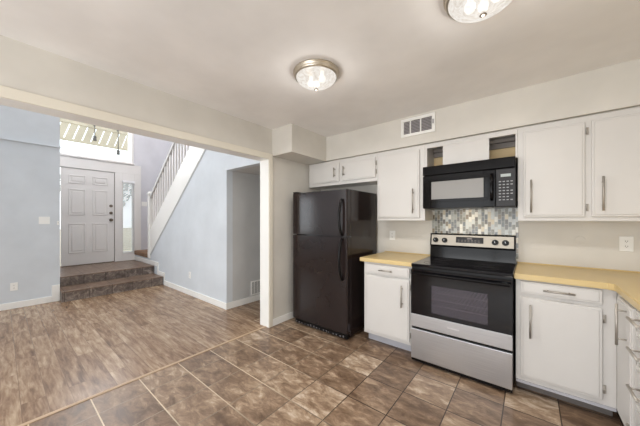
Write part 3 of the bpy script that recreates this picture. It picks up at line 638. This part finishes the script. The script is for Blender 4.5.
MB().box(-0.9795, -0.978, y0_+0.02, y1_-0.02, z0+0.02, z1-0.02).build('duct', 'dark_void', c)
for i in range(9):
    y = y0_+0.035+i*0.029
    MB().box(-0.9778, -0.97, y, y+0.012, z0+0.021, z1-0.021).build('louvre', 'trim_white', c)

def plate(kind, cat, label, n, axis, pos, gang=1, grp=None):
    """wall plate centred at pos, facing n (unit vector along an axis); axis = horizontal direction in the wall"""
    c = thing(kind, pos, label, cat, grp); p = Vector(pos); a_ = Vector(axis); nn = Vector(n); wd = 0.037+0.0235*(gang-1)
    def slab(hw, zc0, zc1, d0, d1, off=0.0):
        q0 = p+a_*(off-hw)+nn*d0+Vector((0,0,zc0)); q1 = p+a_*(off+hw)+nn*d1+Vector((0,0,zc1)); return (q0.x, q1.x, q0.y, q1.y, q0.z, q1.z)
    MB().box(*slab(wd, -0.058, 0.058, 0.0006, 0.006), 0.002).build('cover_plate', 'outlet_white', c)
    for g in range(gang):
        off = (g-(gang-1)/2)*0.046
        if cat == 'outlet':
            for z in (-0.02, 0.02):
                s = MB().box(*slab(0.015, z-0.014, z+0.014, 0.006, 0.008, off), 0.002).build('socket', 'outlet_white', c)
                MB().box(*slab(0.0015, z-0.003, z+0.006, 0.008, 0.0085, off-0.006)).box(*slab(0.0015, z-0.003, z+0.006, 0.008, 0.0085, off+0.006)).box(*slab(0.002, z-0.01, z-0.006, 0.008, 0.0085, off)).build('slot', 'outlet_dark', s)
        else:
            MB().box(*slab(0.005, -0.011, 0.011, 0.006, 0.013, off), 0.001).build('toggle', 'outlet_white', c)
    return c
plate('wall_outlet', 'outlet', 'white outlet over the short counter beside the refrigerator', (0,-1,0), (1,0,0), (1.148, 0, 1.125), 1)
plate('wall_outlet', 'outlet', 'white outlet on the wall over the long counter at the right edge', (0,-1,0), (1,0,0), (3.073, 0, 1.132), 1)
plate('wall_outlet', 'outlet', 'white outlet low on the left living room wall', (1,0,0), (0,1,0), (WL, -2.965, 0.325), 1)
plate('wall_outlet', 'outlet', 'white outlet low on the stair wall', (0,-1,0), (1,0,0), (-2.145, HW, 0.35), 1)
plate('light_switch', 'switch', 'two-gang switch plate on the left living room wall', (1,0,0), (0,1,0), (WL, -2.655, 1.31), 2)
plate('light_switch', 'switch', 'switch plate on the stairwell wall right of the entry sidelight', (1,0,0), (0,1,0), (XF, -0.80, 1.715), 2)
o = MB().cyl((2.815, -0.0006, 1.15), (2.815, -0.004, 1.15), 0.032, 24, bev=0.001).build('cover_cap', 'wall_beige'); o['label'] = 'small round painted-over wall cap below the right wall cabinet'; o['category'] = 'wall cap'
c = thing('door_chime', (WL, -2.5, 1.266), 'tiny white sensor box at the end of the left living room wall', 'sensor')
MB().box(WL+0.0006, WL+0.018, -2.515, -2.49, 1.235, 1.297, 0.003).build('case', 'outlet_white', c); MB().cyl((WL+0.018, -2.5025, 1.27), (WL+0.0195, -2.5025, 1.27), 0.005, 10).build('lens', 'outlet_dark', c)

# sidelight blind
c = thing('window_blind', (XF+0.03, -1.139, 2.2), 'white mini blind hanging in the sidelight beside the front door', 'blind')
MB().box(XF+0.019, XF+0.06, -1.262, -1.016, 2.20, 2.255, 0.004).build('headrail', 'blind_white', c)
mb = MB()
for i in range(64):
    z = 2.19-i*0.0255
    mb.prism([(XF+0.024, z), (XF+0.044, z+0.013), (XF+0.044, z+0.0142), (XF+0.024, z+0.0012)], 'y', -1.25, -1.03)
mb.build('slats', 'blind_white', c)
MB().box(XF+0.024, XF+0.046, -1.25, -1.03, 0.545, 0.562, 0.003).build('bottom_rail', 'blind_white', c)

# ------------------------------------------------------------------ outside the front door
struct(MB().box(-40, XF-0.13, -30, 30, 0.05, 0.2), 'ground', 'porch_ground')
c = thing('porch_screen', (-8.2, -2.0, 0.2), 'pale slatted porch screen beam seen through the transom window', 'porch')
MB().box(-8.25, -8.15, -8, 5, 4.2, 4.32).build('beam', 'porch_cream', c); MB().box(-8.25, -8.15, -8, 5, 3.68, 3.74).build('beam', 'porch_cream', c)
for i in range(46):
    y = -6.5+i*0.2
    MB().prism([(y, 3.741), (y+0.165, 3.741), (y+0.305, 4.199), (y+0.14, 4.199)], 'x', -8.22, -8.17).build('slat', 'porch_cream', c)
for y in (-8, 4.9): MB().box(-8.27, -8.13, y, y+0.1, 0.2, 3.679).build('post', 'porch_cream', c)
for nm, (x, y, z), ln, lb in (('porch_lantern', (-8.05, -1.24, 3.84), 0.1, 'small dark lantern hanging outside the transom at left'), ('porch_lantern', (-8.05, -0.65, 3.52), 0.37, 'thin dark lantern hanging outside the transom at right')):
    c = thing(nm, (x, y, z), lb, 'lantern')
    MB().cyl((x, y, z+0.1), (x, y, 4.26), 0.012, 8).box(x-0.0995, x+0.012, y-0.015, y+0.015, 4.25, 4.28).build('rod', 'lantern_dark', c)
    MB().cyl((x, y, z-0.06), (x, y, z+0.06), 0.045, 10, 0.04).cyl((x, y, z+0.06), (x, y, z+0.1), 0.05, 10, 0.012).build('shade', 'lantern_dark', c)
def shrub(x, y, hgt, r, label, n):
    c = thing('leafy_tree', (x, y, 0.2), label, 'tree', 'pale trees beyond the front door')
    MB().cyl((x, y, 0.2), (x, y, hgt-r*0.4), 0.09, 10, 0.05).build('trunk', 'bark', c)
    bm = bmesh.new()
    for i in range(n):
        d = Vector((rnd.gauss(0,1), rnd.gauss(0,1), rnd.gauss(0,1))).normalized()*r*(0.35+0.65*rnd.random()); d.z *= 0.8
        p = Vector((x, y, hgt))+d; s = 0.09+0.07*rnd.random(); u = Vector((rnd.gauss(0,1), rnd.gauss(0,1), rnd.gauss(0,1))).normalized(); v_ = u.orthogonal().normalized(); w_ = u.cross(v_)*0.5
        bm.faces.new([bm.verts.new(p+q) for q in (-v_*s, w_*s, v_*s, -w_*s)])
    m_ = MB(); m_._add(bm); m_.build('foliage', 'leaf_pale', c)
shrub(-13.0, -0.2, 2.9, 1.5, 'pale leafy tree beyond the transom, left of the two', 900)
shrub(-13.0, 4.6, 2.9, 1.6, 'pale leafy tree beyond the transom, right of the two', 900)
